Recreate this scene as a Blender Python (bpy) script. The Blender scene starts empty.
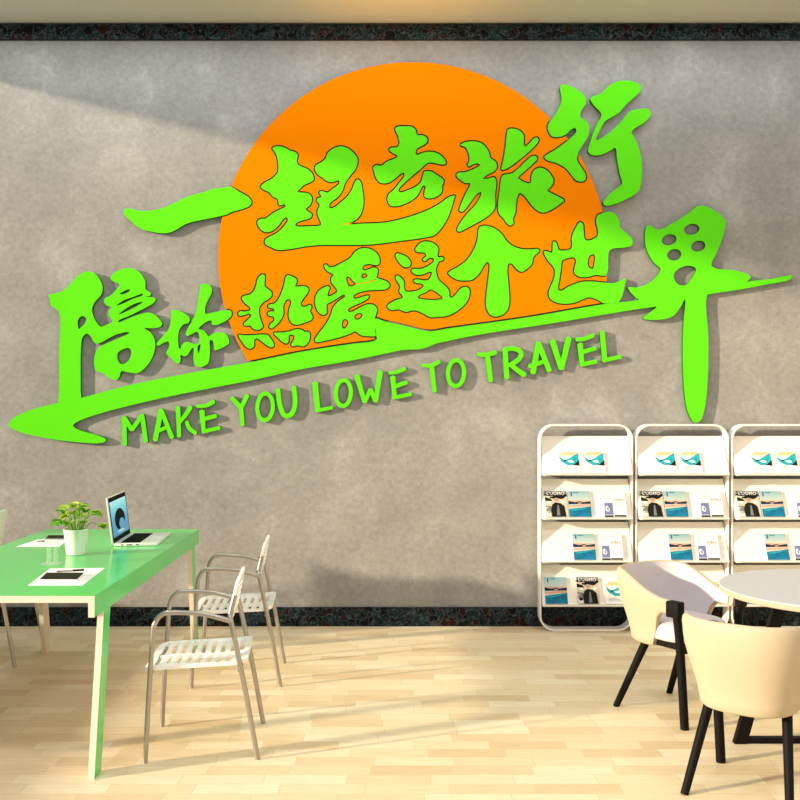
import bpy, bmesh, math, random
from mathutils import Vector, Matrix, noise
from mathutils.geometry import delaunay_2d_cdt
random.seed(7)
PI = math.pi
C = bpy.context.scene.collection
H, D, F = 1.55, 6.8, 991.0

def P(px, py, d):
    return (px-400)*d/F, H-(py-400)*d/F

# ------------------------------------------------------------------ materials
def new_mat(name, col, rough=0.5, metal=0.0, spec=0.5, coat=0.0, trans=0.0, emit=None, estr=0.0, var=0.0, vscale=8.0, bump=0.0):
    m = bpy.data.materials.new(name); m.use_nodes = True
    nt = m.node_tree; b = nt.nodes['Principled BSDF']
    b.inputs['Roughness'].default_value = rough
    b.inputs['Metallic'].default_value = metal
    b.inputs['Specular IOR Level'].default_value = spec
    b.inputs['Coat Weight'].default_value = coat
    b.inputs['Transmission Weight'].default_value = trans
    tc = nt.nodes.new('ShaderNodeTexCoord')
    n = nt.nodes.new('ShaderNodeTexNoise'); n.inputs['Scale'].default_value = vscale
    n.inputs['Detail'].default_value = 4
    nt.links.new(tc.outputs['Object'], n.inputs['Vector'])
    mx = nt.nodes.new('ShaderNodeMix'); mx.data_type = 'RGBA'
    mx.inputs[6].default_value = tuple(c*(1-var) for c in col)+(1,)
    mx.inputs[7].default_value = tuple(min(1, c*(1+var)) for c in col)+(1,)
    nt.links.new(n.outputs['Fac'], mx.inputs[0])
    nt.links.new(mx.outputs[2], b.inputs['Base Color'])
    if bump:
        bp = nt.nodes.new('ShaderNodeBump'); bp.inputs['Strength'].default_value = bump
        bp.inputs['Distance'].default_value = 0.002
        nt.links.new(n.outputs['Fac'], bp.inputs['Height']); nt.links.new(bp.outputs[0], b.inputs['Normal'])
    if emit:
        b.inputs['Emission Color'].default_value = tuple(emit)+(1,); b.inputs['Emission Strength'].default_value = estr
    return m

def ramp(nt, stops, interp='LINEAR'):
    r = nt.nodes.new('ShaderNodeValToRGB'); cr = r.color_ramp; cr.interpolation = interp
    cr.elements[0].position = stops[0][0]; cr.elements[0].color = tuple(stops[0][1])+(1,)
    cr.elements[1].position = stops[-1][0]; cr.elements[1].color = tuple(stops[-1][1])+(1,)
    for p, c in stops[1:-1]:
        e = cr.elements.new(p); e.color = tuple(c)+(1,)
    return r

def concrete_mat():
    m = bpy.data.materials.new('polished_concrete'); m.use_nodes = True; nt = m.node_tree; b = nt.nodes['Principled BSDF']
    tc = nt.nodes.new('ShaderNodeTexCoord')
    def nz(sc, det, ro=.55, dist=0.0):
        n = nt.nodes.new('ShaderNodeTexNoise'); n.inputs['Scale'].default_value = sc; n.inputs['Detail'].default_value = det
        n.inputs['Roughness'].default_value = ro; n.inputs['Distortion'].default_value = dist
        nt.links.new(tc.outputs['Object'], n.inputs['Vector']); return n
    a = nz(1.9, 10, .66, .3); f = nz(26, 6, .75)
    r = ramp(nt, [(.30, (.255, .248, .236)), (.46, (.298, .288, .272)), (.56, (.326, .315, .298)), (.70, (.41, .40, .385))])
    nt.links.new(a.outputs['Fac'], r.inputs[0])
    r2 = ramp(nt, [(.3, (.80, .80, .80)), (.7, (1.17, 1.17, 1.17))]); nt.links.new(f.outputs['Fac'], r2.inputs[0])
    mx = nt.nodes.new('ShaderNodeMix'); mx.data_type = 'RGBA'; mx.blend_type = 'MULTIPLY'; mx.inputs[0].default_value = 1
    nt.links.new(r.outputs[0], mx.inputs[6]); nt.links.new(r2.outputs[0], mx.inputs[7])
    nt.links.new(mx.outputs[2], b.inputs['Base Color'])
    b.inputs['Roughness'].default_value = .8; b.inputs['Specular IOR Level'].default_value = .2
    return m

def floor_mat():
    m = bpy.data.materials.new('maple_plank_floor'); m.use_nodes = True; nt = m.node_tree; b = nt.nodes['Principled BSDF']
    L = nt.links.new
    tc = nt.nodes.new('ShaderNodeTexCoord'); sp = nt.nodes.new('ShaderNodeSeparateXYZ'); L(tc.outputs['Object'], sp.inputs[0])
    def M(op, a, b_=None):
        n = nt.nodes.new('ShaderNodeMath'); n.operation = op
        for i, v in enumerate((a, b_)):
            if v is None: continue
            if isinstance(v, (int, float)): n.inputs[i].default_value = v
            else: L(v, n.inputs[i])
        return n.outputs[0]
    row_f = M('DIVIDE', sp.outputs['Y'], .1); row = M('FLOOR', row_f)
    wn = nt.nodes.new('ShaderNodeTexWhiteNoise'); wn.noise_dimensions = '1D'; L(row, wn.inputs['W'])
    xf = M('ADD', M('DIVIDE', sp.outputs['X'], .34), M('MULTIPLY', wn.outputs['Value'], 7.3)); col = M('FLOOR', xf)
    cv = nt.nodes.new('ShaderNodeCombineXYZ'); L(row, cv.inputs[0]); L(col, cv.inputs[1])
    w2 = nt.nodes.new('ShaderNodeTexWhiteNoise'); w2.noise_dimensions = '3D'; L(cv.outputs[0], w2.inputs['Vector'])
    r = ramp(nt, [(0, (.70, .53, .32)), (.2, (.77, .62, .40)), (.6, (.82, .68, .46)), (1, (.87, .76, .55))]); L(w2.outputs['Value'], r.inputs[0])
    # grain stretched along the plank
    mp = nt.nodes.new('ShaderNodeMapping'); mp.inputs['Scale'].default_value = (3, 40, 1); L(tc.outputs['Object'], mp.inputs[0])
    g = nt.nodes.new('ShaderNodeTexNoise'); g.inputs['Scale'].default_value = 2.2; g.inputs['Detail'].default_value = 5; L(mp.outputs[0], g.inputs['Vector'])
    r2 = ramp(nt, [(.3, (.90, .88, .86)), (.7, (1.05, 1.05, 1.05))]); L(g.outputs['Fac'], r2.inputs[0])
    mx = nt.nodes.new('ShaderNodeMix'); mx.data_type = 'RGBA'; mx.blend_type = 'MULTIPLY'; mx.inputs[0].default_value = 1
    L(r.outputs[0], mx.inputs[6]); L(r2.outputs[0], mx.inputs[7])
    # joints
    fy = M('FRACT', row_f); fx = M('FRACT', xf)
    ey = M('LESS_THAN', M('ABSOLUTE', M('SUBTRACT', fy, .5)), .487)
    ex = M('LESS_THAN', M('ABSOLUTE', M('SUBTRACT', fx, .5)), .4955)
    e = M('MULTIPLY', ex, ey)
    mj = nt.nodes.new('ShaderNodeMix'); mj.data_type = 'RGBA'; L(e, mj.inputs[0])
    mj.inputs[6].default_value = (.66, .51, .31, 1); L(mx.outputs[2], mj.inputs[7]); L(mj.outputs[2], b.inputs['Base Color'])
    b.inputs['Roughness'].default_value = .42; b.inputs['Specular IOR Level'].default_value = .35
    return m

def marble_mat():
    m = bpy.data.materials.new('dark_veined_marble'); m.use_nodes = True; nt = m.node_tree; b = nt.nodes['Principled BSDF']
    L = nt.links.new
    tc = nt.nodes.new('ShaderNodeTexCoord')
    n = nt.nodes.new('ShaderNodeTexNoise'); n.inputs['Scale'].default_value = 14; n.inputs['Detail'].default_value = 6; L(tc.outputs['Object'], n.inputs['Vector'])
    ad = nt.nodes.new('ShaderNodeMix'); ad.data_type = 'RGBA'; ad.blend_type = 'LINEAR_LIGHT'; ad.inputs[0].default_value = .12
    L(tc.outputs['Object'], ad.inputs[6]); L(n.outputs['Color'], ad.inputs[7])
    v = nt.nodes.new('ShaderNodeTexVoronoi'); v.feature = 'DISTANCE_TO_EDGE'; v.inputs['Scale'].default_value = 17; L(ad.outputs[2], v.inputs['Vector'])
    v2 = nt.nodes.new('ShaderNodeTexVoronoi'); v2.inputs['Scale'].default_value = 17; L(ad.outputs[2], v2.inputs['Vector'])
    sepc = nt.nodes.new('ShaderNodeSeparateColor'); L(v2.outputs['Color'], sepc.inputs[0])
    cells = ramp(nt, [(0, (.006, .005, .005)), (.25, (.006, .014, .016)), (.5, (.022, .007, .005)), (.65, (.008, .02, .022)), (.85, (.004, .004, .004)), (1, (.02, .03, .03))], 'CONSTANT')
    L(sepc.outputs[0], cells.inputs[0])
    veins = ramp(nt, [(0, (1, 1, 1)), (.03, (.5, .5, .5)), (.09, (0, 0, 0))]); L(v.outputs['Distance'], veins.inputs[0])
    n2 = nt.nodes.new('ShaderNodeTexNoise'); n2.inputs['Scale'].default_value = 30; L(tc.outputs['Object'], n2.inputs['Vector'])
    vm = nt.nodes.new('ShaderNodeMath'); vm.operation = 'MULTIPLY'; L(veins.outputs[0], vm.inputs[0]); L(n2.outputs['Fac'], vm.inputs[1])
    mx = nt.nodes.new('ShaderNodeMix'); mx.data_type = 'RGBA'; L(vm.outputs[0], mx.inputs[0]); L(cells.outputs[0], mx.inputs[6]); mx.inputs[7].default_value = (.11, .15, .18, 1)
    L(mx.outputs[2], b.inputs['Base Color']); b.inputs['Roughness'].default_value = .5
    b.inputs['Specular IOR Level'].default_value = .08
    return m

def grad_mat(name, stops, axis='Z', lo=0, hi=1, emit=0, rough=.35):
    """picture printed or shown on a flat surface: bands of colour along one object axis"""
    m = bpy.data.materials.new(name); m.use_nodes = True; nt = m.node_tree; b = nt.nodes['Principled BSDF']
    tc = nt.nodes.new('ShaderNodeTexCoord'); sp = nt.nodes.new('ShaderNodeSeparateXYZ'); nt.links.new(tc.outputs['Object'], sp.inputs[0])
    mr = nt.nodes.new('ShaderNodeMapRange'); mr.inputs[1].default_value = lo; mr.inputs[2].default_value = hi
    nt.links.new(sp.outputs[axis], mr.inputs[0]); r = ramp(nt, stops); nt.links.new(mr.outputs[0], r.inputs[0])
    nt.links.new(r.outputs[0], b.inputs['Base Color']); b.inputs['Roughness'].default_value = rough
    if emit:
        nt.links.new(r.outputs[0], b.inputs['Emission Color']); b.inputs['Emission Strength'].default_value = emit
    return m

MAT = dict(
    concrete=concrete_mat(), floor=floor_mat(), marble=marble_mat(),
    ceiling=new_mat('painted_ceiling', (.62, .60, .52), .9, spec=.1),
    sidewall=new_mat('side_wall_plaster', (.55, .52, .47), .9, spec=.1),
    lime=new_mat('lime_green_acrylic', (.115, .70, .012), .7, spec=.02),
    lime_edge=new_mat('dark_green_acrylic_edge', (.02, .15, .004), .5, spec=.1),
    disc_kerf_shade=new_mat('disc_edge_kerf_shade', (.035, .035, .003), .6, spec=.08),  # disc sides coloured near black so the kerf gaps look shaded
    orange=new_mat('orange_acrylic', (.80, .205, .001), .8, spec=.0),
    tgreen=new_mat('green_lacquer', (.10, .63, .15), .16, spec=.5, var=.03),
    cream=new_mat('cream_edge', (.80, .70, .58), .5, var=.02),
    white=new_mat('white_plastic', (.92, .91, .89), .4),
    rack=new_mat('white_powder_coat', (.86, .84, .80), .45),
    panel=new_mat('white_shelf_board', (.90, .88, .82), .6, spec=.2),
    alu=new_mat('brushed_aluminium', (.42, .39, .35), .35, metal=.9),
    black=new_mat('black_stained_wood', (.005, .004, .004), .6, spec=.12),
    shell=new_mat('cream_shell', (.51, .425, .305), .65, spec=.2),
    lilac=new_mat('pale_lilac_fabric', (.60, .56, .60), .95, spec=.1, var=.05, vscale=90, bump=.3),
    ttop=new_mat('off_white_tabletop', (.50, .495, .54), .5, var=.05, vscale=40),
    paper=new_mat('paper_white', (.86, .86, .86), .8, spec=.1),
    pages=new_mat('page_edges', (.80, .79, .76), .8, spec=.1),
    dark=new_mat('dark_cover', (.018, .015, .010), .6, spec=.1),
    screenb=new_mat('black_bezel', (.003, .003, .003), .6, spec=.05),
    keys=new_mat('black_keys', (.003, .003, .003), .7, spec=.05),
    silver=new_mat('silver_case', (.80, .79, .77), .35, metal=.15),
    pot=new_mat('white_glazed_pot', (.84, .85, .80), .3),
    soil=new_mat('potting_soil', (.05, .02, .012), .95, var=.5, vscale=120),
    leafy=new_mat('yellow_green_leaf', (.42, .58, .05), .45, var=.35, vscale=25),
    leafd=new_mat('mid_green_leaf', (.20, .42, .03), .45, var=.4, vscale=25),
    glass=new_mat('clear_acrylic', (1, 1, 1), .04, trans=1.0),
    red=new_mat('dark_red_seat', (.45, .01, .02), .6),
    teal=new_mat('print_teal', (.02, .36, .43), .7, spec=.1, var=.5, vscale=60), sand=new_mat('print_sand', (.75, .52, .28), .7, spec=.1, var=.2, vscale=50),
    ink=new_mat('print_dark', (.015, .017, .017), .8, spec=.03), grey=new_mat('print_grey', (.20, .20, .19), .8, spec=.05, var=.3, vscale=80),
    creamp=new_mat('print_cream', (.62, .54, .43), .8, spec=.05, var=.1, vscale=60), peach=new_mat('print_peach', (.62, .38, .28), .8, spec=.05),
    aqua=grad_mat('print_pale_aqua', [(0, (.58, .60, .56)), (1, (.18, .42, .48))], 'Z', .10, .19),
    blue=new_mat('print_pool_blue', (.01, .16, .30), .7, spec=.1, var=.6, vscale=30), navy=new_mat('print_navy', (.01, .03, .07), .8, spec=.05),
    lav=new_mat('print_lavender', (.17, .20, .40), .8, spec=.05, var=.5, vscale=120), skin=new_mat('print_tan', (.45, .30, .20), .4),
    wallp=grad_mat('screen_sea_picture', [(0, (.04, .22, .42)), (.45, (.03, .30, .55)), (.8, (.16, .55, .72)), (1, (.45, .80, .85))], 'Z', .03, .25, emit=.55, rough=.3),
    swirl=new_mat('screen_black', (.001, .003, .006), .6, spec=.05), foam=new_mat('screen_foam', (.35, .65, .80), .3, emit=(.35, .65, .8), estr=.4),
    acry=new_mat('frosted_clear_acrylic', (.85, .90, .86), .15),
    frame=new_mat('window_frame_dark', (.06, .06, .06), .5),
)

MAT['acry'].node_tree.nodes['Principled BSDF'].inputs['Alpha'].default_value = .22
# ------------------------------------------------------------------ object helpers
def finish(bm, name, mats, parent=None, smooth=False, angle=40):
    bmesh.ops.recalc_face_normals(bm, faces=bm.faces)
    me = bpy.data.meshes.new(name); bm.to_mesh(me); bm.free()
    if not isinstance(mats, (list, tuple)): mats = [mats]
    for m in mats: me.materials.append(m)
    if smooth:
        me.shade_smooth()
        me.set_sharp_from_angle(angle=math.radians(angle))
    o = bpy.data.objects.new(name, me); C.objects.link(o)
    if parent: o.parent = parent
    return o
def tag(o, label=None, cat=None, group=None, kind=None):
    if label: o['label'] = label
    if cat: o['category'] = cat
    if group: o['group'] = group
    if kind: o['kind'] = kind
    return o
def thing(name, label, cat, loc=(0, 0, 0), rotz=0, group=None):
    o = bpy.data.objects.new(name, None); o.empty_display_size = .05; C.objects.link(o)
    o.location = loc; o.rotation_euler = (0, 0, rotz); return tag(o, label, cat, group)
def copy_tree(o, parent=None):
    c = o.copy(); C.objects.link(c)
    if parent: c.parent = parent
    for ch in [x for x in bpy.data.objects if x.parent == o]: copy_tree(ch, c)
    return c
def box(bm, x0, x1, y0, y1, z0, z1, mi=0, M=None):
    v = [Vector((x, y, z)) for z in (z0, z1) for x, y in ((x0, y0), (x1, y0), (x1, y1), (x0, y1))]
    if M is not None: v = [M @ p for p in v]
    vs = [bm.verts.new(p) for p in v]
    for f in ((0, 3, 2, 1), (4, 5, 6, 7), (0, 1, 5, 4), (1, 2, 6, 5), (2, 3, 7, 6), (3, 0, 4, 7)):
        fc = bm.faces.new([vs[i] for i in f]); fc.material_index = mi
def bevel(bm, w, seg=2):
    bmesh.ops.recalc_face_normals(bm, faces=bm.faces)
    es = [e for e in bm.edges if len(e.link_faces) == 2 and e.calc_face_angle(0) > .5]
    bmesh.ops.bevel(bm, geom=es, offset=w, segments=seg, affect='EDGES', profile=.5)
def cr_open(pts, sub=6):
    pts = [Vector(p) for p in pts]; out = []
    for i in range(len(pts)-1):
        p0 = pts[max(i-1, 0)]; p1 = pts[i]; p2 = pts[i+1]; p3 = pts[min(i+2, len(pts)-1)]
        for k in range(sub):
            t = k/sub
            out.append(.5*((2*p1)+(p2-p0)*t+(2*p0-5*p1+4*p2-p3)*t*t+(3*p1-p0-3*p2+p3)*t**3))
    out.append(pts[-1]); return out
def tube(bm, pts, r, n=12, mi=0, sy=1.0):
    pts = [Vector(p) for p in pts]; rs = r if isinstance(r, (list, tuple)) else [r]*len(pts)
    rings = []; up = None
    for i, p in enumerate(pts):
        t = (pts[min(i+1, len(pts)-1)]-pts[max(i-1, 0)]).normalized()
        if up is None: up = Vector((0, 1, 0)) if abs(t.y) < .9 else Vector((1, 0, 0))
        a = (up-t*up.dot(t)).normalized(); b = t.cross(a); up = a
        rings.append([bm.verts.new(p+(a*math.cos(2*PI*k/n)+b*math.sin(2*PI*k/n)*sy)*rs[i]) for k in range(n)])
    for i in range(len(rings)-1):
        for k in range(n):
            bm.faces.new((rings[i][k], rings[i][(k+1) % n], rings[i+1][(k+1) % n], rings[i+1][k])).material_index = mi
    bm.faces.new(rings[0][::-1]).material_index = mi; bm.faces.new(rings[-1]).material_index = mi
def lathe(bm, prof, n=40, c=(0, 0, 0), mi=0):
    rings = [[bm.verts.new((c[0]+r*math.cos(2*PI*k/n), c[1]+r*math.sin(2*PI*k/n), c[2]+z)) for k in range(n)] for r, z in prof]
    for i in range(len(rings)-1):
        for k in range(n):
            bm.faces.new((rings[i][k], rings[i][(k+1) % n], rings[i+1][(k+1) % n], rings[i+1][k])).material_index = mi
    bm.faces.new(rings[0][::-1]).material_index = mi; bm.faces.new(rings[-1]).material_index = mi
def bar(bm, a, b, wx, wy, mi=0):
    """prism with a horizontal wx x wy section at both ends (splayed leg)"""
    a = Vector(a); b = Vector(b)
    vs = [bm.verts.new(p+Vector((sx*wx/2, sy*wy/2, 0))) for p in (a, b) for sx, sy in ((-1, -1), (1, -1), (1, 1), (-1, 1))]
    for f in ((0, 3, 2, 1), (4, 5, 6, 7), (0, 1, 5, 4), (1, 2, 6, 5), (2, 3, 7, 6), (3, 0, 4, 7)):
        bm.faces.new([vs[i] for i in f]).material_index = mi

# ------------------------------------------------------------------ flat shapes with outlines
def smooth_loop(pts, sub=4):
    P_ = [Vector(p) for p in pts]; n = len(P_); out = []
    def tj(ti, a, b): return ti+max(1e-4, (b-a).length)**.5
    for i in range(n):
        p0, p1, p2, p3 = P_[i-1], P_[i], P_[(i+1) % n], P_[(i+2) % n]
        t0 = 0; t1 = tj(t0, p0, p1); t2 = tj(t1, p1, p2); t3 = tj(t2, p2, p3)
        for k in range(sub):
            t = t1+(t2-t1)*k/sub
            A1 = (t1-t)/(t1-t0)*p0+(t-t0)/(t1-t0)*p1; A2 = (t2-t)/(t2-t1)*p1+(t-t1)/(t2-t1)*p2; A3 = (t3-t)/(t3-t2)*p2+(t-t2)/(t3-t2)*p3
            B1 = (t2-t)/(t2-t0)*A1+(t-t0)/(t2-t0)*A2; B2 = (t3-t)/(t3-t1)*A2+(t-t1)/(t3-t1)*A3
            out.append((t2-t)/(t2-t1)*B1+(t-t1)/(t2-t1)*B2)
    return out
def area(l): return .5*sum(l[i-1][0]*l[i][1]-l[i][0]*l[i-1][1] for i in range(len(l)))
def offset_loop(l, w):
    s = 1 if area(l) > 0 else -1; out = []; n = len(l)
    for i in range(n):
        t = (l[(i+1) % n]-l[i-1]); 
        if t.length < 1e-9: out.append(l[i]); continue
        t.normalize(); out.append(l[i]+Vector((t.y, -t.x))*w*s)
    return out
def inside(l, x, y):
    c = False; j = len(l)-1
    for i in range(len(l)):
        xi, yi = l[i][0], l[i][1]; xj, yj = l[j][0], l[j][1]
        if (yi > y) != (yj > y) and x < (xj-xi)*(y-yi)/(yj-yi)+xi: c = not c
        j = i
    return c
def eo(loops, x, y):
    c = False
    for l in loops:
        if inside(l, x, y): c = not c
    return c
def slab(bm, loops, test, back, front, mapper=None, mi=0, side_mi=None):
    """fill the outlines (test decides what is solid) and give them depth; u,v in loops -> mapper(u,v,w)"""
    vs = []; es = []
    for l in loops:
        b = len(vs); vs += [Vector((p[0], p[1])) for p in l]; es += [(b+i, b+(i+1) % len(l)) for i in range(len(l))]
    rv, re, rf, *_ = delaunay_2d_cdt(vs, es, [], 0, 1e-6)
    keep = []
    for f in rf:
        cx = sum(rv[i][0] for i in f)/len(f); cy = sum(rv[i][1] for i in f)/len(f)
        if test(cx, cy): keep.append(tuple(f))
    if mapper is None: mapper = lambda u, v, w: (u, -w, v)
    used = sorted({i for f in keep for i in f})
    fv = {i: bm.verts.new(mapper(rv[i][0], rv[i][1], front)) for i in used}
    bv = {i: bm.verts.new(mapper(rv[i][0], rv[i][1], back)) for i in used}
    cnt = {}
    for f in keep:
        for a, b in zip(f, f[1:]+f[:1]): cnt[(a, b)] = 1
    for f in keep:
        bm.faces.new([fv[i] for i in f]).material_index = mi
        bm.faces.new([bv[i] for i in reversed(f)]).material_index = mi
        for a, b in zip(f, f[1:]+f[:1]):
            if (b, a) not in cnt: bm.faces.new((fv[b], fv[a], bv[a], bv[b])).material_index = mi if side_mi is None else side_mi
def T(x0, y0, s, pts): return [(x0+x/s, y0+y/s) for x, y in pts]

# ================================================================== SETTING
def struct(bm, name, mat): return tag(finish(bm, name, mat), kind='structure')
XL, XR, YF, ZC = -3.5, 3.4, -8.2, 4.13
bm = bmesh.new(); box(bm, XL, XR, YF, 0, -.1, 0); struct(bm, 'floor', MAT['floor'])
bm = bmesh.new(); box(bm, XL, XR, 0, .15, -.1, ZC+.1); struct(bm, 'wall_back', MAT['concrete'])
bm = bmesh.new(); box(bm, XL, XR, YF, 0, ZC, ZC+.1); struct(bm, 'ceiling', MAT['ceiling'])
bm = bmesh.new(); box(bm, XR, XR+.15, YF, .15, -.1, ZC+.1); struct(bm, 'wall_right', MAT['sidewall'])
# left wall: tall opening the sun comes through
HEAD = 3.97
bm = bmesh.new()
box(bm, XL-.15, XL, YF, .15, HEAD, ZC+.1); box(bm, XL-.15, XL, YF, -7.9, .5, HEAD); box(bm, XL-.15, XL, YF, .15, -.1, .5)
struct(bm, 'wall_left', MAT['sidewall'])
bm = bmesh.new()
box(bm, XL-.10, XL-.04, -7.9, -7.84, 0.5, HEAD); box(bm, XL-.10, XL-.04, .06, .12, .5, HEAD); box(bm, XL-.10, XL-.04, -7.84, .06, .5, .54); box(bm, XL-.10, XL-.04, -7.84, .06, HEAD-.03, HEAD)
struct(bm, 'window_1', MAT['frame'])
bm = bmesh.new(); box(bm, XL, XR, -.016, 0, 0, .13); struct(bm, 'baseboard_back', MAT['marble'])
bm = bmesh.new(); box(bm, XL, XR, -.03, 0, H+361*(D-.03)/F, H+376*(D-.03)/F); struct(bm, 'trim_1', MAT['marble'])

# ================================================================== WALL SIGN
SD = .034; DS = D-SD
def W(px, py): return Vector(((px-400)*DS/F, H-(py-400)*DS/F))
def WL(pts): return [W(*p) for p in pts]
def sl(pts, sub=4): return [W(p[0], p[1]) for p in smooth_loop(pts, sub)]

ch = {}
ch['yi'] = [T(110, 170, 5.333, [(72,222),(80,208),(100,205),(150,216),(215,217),(280,203),(350,172),(400,148),(460,128),(520,112),(540,102),(600,95),(632,88),(655,96),(700,122),(735,142),(755,170),(745,190),(710,207),(655,222),(620,238),(560,252),(480,268),(420,282),(385,298),(350,320),(310,335),(260,336),(220,328),(180,320),(130,290),(118,275),(95,258)])]
q = T(250, 140, 6.667, [(150,55),(165,45),(200,42),(235,52),(265,70),(300,80),(318,100),(312,140),(322,165),(345,178),(385,195),(415,225),(425,262),(405,280),(360,300),(335,325),(315,345),(345,350),(385,355),(408,375),(413,400),(400,435),(372,460),(385,475),(410,492),(408,515),(375,530),(330,542),(303,560),(308,572),(345,577),(400,575),(455,572),(472,565),(470,545),(455,510),(450,470),(465,435),(447,408),(450,390),(475,378),(462,350),(475,340),(515,350),(545,330),(580,305),(597,288),(592,270),(575,272),(550,280),(520,277),(480,250),(445,222),(432,190),(445,165),(480,145),(505,120),(520,85),(560,55),(605,42),(650,55),(695,90),(717,130),(705,190),(670,235),(635,285),(615,340),(580,385),(545,410),(530,430),(532,453),(560,450),(600,420),(650,375),(680,330),(700,280),(715,263),(735,275),(750,340),(757,410),(745,480),(715,525),(670,550),(605,563),(680,562)])
q += T(360, 120, 6.667, [(0,692),(150,685),(230,672),(330,645),(430,610),(520,565),(600,510),(632,505),(625,530),(605,600),(570,680),(500,765)])
q += [(425,237.5),(400,241),(385,243)]
q += T(250, 140, 6.667, [(800,697),(600,700),(480,700),(380,708),(280,725),(190,733),(140,715),(100,690),(105,660),(140,640),(185,615),(225,575),(252,535),(245,517),(225,525),(190,570),(150,605),(110,615),(75,600),(50,560),(55,535),(75,525),(100,525),(150,490),(205,460),(235,445),(232,428),(215,432),(195,435),(185,395),(150,375),(130,350),(90,330),(72,312),(90,290),(150,255),(185,215),(190,180),(180,110),(165,80)])
ch['qi'] = [q]
ch['qu'] = [T(360, 120, 6.667, [(235,60),(250,45),(300,42),(345,45),(370,65),(380,98),(415,102),(445,118),(448,145),(430,163),(385,188),(372,205),(378,232),(420,218),(480,212),(530,230),(565,265),(572,290),(555,298),(510,290),(455,285),(400,330),(340,380),(285,430),(257,465),(265,482),(310,472),(370,445),(405,415),(420,370),(430,345),(470,342),(510,365),(540,385),(558,405),(548,440),(545,480),(510,512),(455,522),(430,510),(432,470),(438,445),(425,435),(408,455),(385,500),(345,535),(290,562),(240,575),(200,568),(183,530),(192,495),(225,465),(265,415),(295,375),(292,352),(272,358),(235,390),(190,418),(140,420),(112,395),(95,350),(90,315),(110,300),(140,305),(185,275),(245,250),(250,238),(210,215),(195,195),(210,185),(250,180),(262,160),(255,110)])]
ch['lv'] = [
 T(450, 120, 6.667, [(70,168),(95,150),(160,142),(210,155),(245,190),(262,225),(270,255),(300,275),(313,310),(295,340),(240,370),(218,392),(250,392),(295,382),(308,410),(300,500),(298,590),(260,635),(190,680),(110,722),(62,745),(48,738),(60,700),(110,630),(170,565),(205,505),(208,482),(190,485),(150,530),(110,585),(80,612),(63,605),(75,560),(105,490),(135,422),(100,420),(70,400),(42,372),(55,352),(100,348),(155,328),(200,300),(188,290),(160,292),(125,310),(118,298),(130,270),(122,215),(100,180)]),
 T(450, 120, 6.667, [(343,325),(355,270),(370,180),(378,100),(390,62),(420,57),(460,70),(490,100),(492,150),(500,178),(525,160),(565,120),(583,118),(590,135),(565,175),(510,225),(450,275),(390,318),(350,333)]),
 T(450, 120, 6.667, [(325,620),(322,540),(332,460),(340,400),(352,370),(385,360),(415,355),(460,320),(510,270),(550,240),(575,242),(580,262),(555,290),(500,340),(455,385),(470,400),(520,422),(538,418),(545,365),(570,328),(605,318),(645,335),(675,370),(690,400),(680,435),(650,470),(680,490),(730,515),(760,535),(740,555),(690,590),(625,617),(585,605),(545,570),(500,510),(465,487),(450,510),(440,560),(435,620),(420,655),(422,690),(405,703),(385,695),(355,655)])]
ch['xing'] = [
 T(540, 70, 5.714, [(115,95),(128,83),(175,92),(230,125),(262,160),(262,195),(235,235),(232,268),(262,290),(280,320),(278,370),(250,420),(222,465),(212,510),(235,555),(260,595),(262,620),(245,637),(205,630),(180,600),(145,560),(90,530),(40,515),(25,498),(45,480),(80,460),(130,425),(180,385),(208,350),(200,332),(175,342),(145,370),(110,382),(70,380),(48,350),(45,315),(65,285),(100,235),(122,175),(118,130)]),
 T(540, 70, 5.714, [(290,160),(310,148),(345,135),(390,95),(440,65),(500,60),(550,72),(575,95),(570,125),(540,155),(490,200),(450,245),(410,270),(370,295),(345,340),(320,400),(340,395),(400,355),(460,300),(515,235),(560,225),(610,220),(632,240),(625,270),(590,305),(525,350),(545,395),(570,460),(582,540),(578,640),(560,695),(500,735),(430,765),(375,775),(360,760),(375,735),(420,690),(468,650),(455,590),(440,510),(430,445),(400,462),(345,485),(295,485),(275,465),(285,420),(300,370),(325,310),(350,262),(345,240),(315,210),(290,175)])]
pei = T(40, 260, 6.15, [(52,215),(90,205),(135,192),(180,155),(230,100),(280,72),(330,78),(365,115),(385,170),(375,215),(340,255),(320,300),(330,350),(360,400),(378,410),(420,392),(447,380),(425,340),(425,310),(440,290),(410,280),(392,255),(400,235),(430,220),(470,180),(490,150),(470,138),(440,125),(433,108),(460,75),(520,52),(580,55),(625,90),(648,135),(650,180),(683,205),(675,220),(640,228),(690,228),(712,240),(700,262),(640,298),(560,338),(482,374),(483,382),(560,352),(640,326),(680,325),(720,345)])
pei += T(140, 290, 6.667, [(100,165),(135,200),(148,225),(135,245),(90,255),(30,255)])
pei += T(40, 260, 6.15, [(680,445),(705,490),(708,540),(685,610),(640,670),(600,695),(550,692),(500,685),(488,720),(470,738),(430,728),(385,695),(345,682),(332,640),(338,580),(358,542),(400,516),(470,485),(548,449),(540,443),(460,462),(380,505),(345,515),(325,495),(310,468),(285,453),(262,475),(252,530),(250,800),(249,860),(183,875),(118,890),(118,800),(118,560),(118,320),(95,300),(65,275),(60,240)])
ch['pei'] = [pei,
 T(40, 260, 6.15, [(240,425),(232,380),(245,352),(265,345),(283,360),(275,390),(250,415)]),
 T(40, 260, 6.15, [(475,590),(480,570),(520,545),(550,543),(560,560),(555,600),(530,632),(500,640),(480,620)]),
 T(40, 260, 6.15, [(490,210),(520,190),(553,180),(545,195),(510,210)]),
 T(40, 260, 6.15, [(472,280),(510,250),(570,228),(632,208),(630,217),(570,240),(510,268)]),
 T(40, 260, 6.15, [(483,335),(520,305),(580,270),(632,257),(610,275),(540,312)])]
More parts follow.
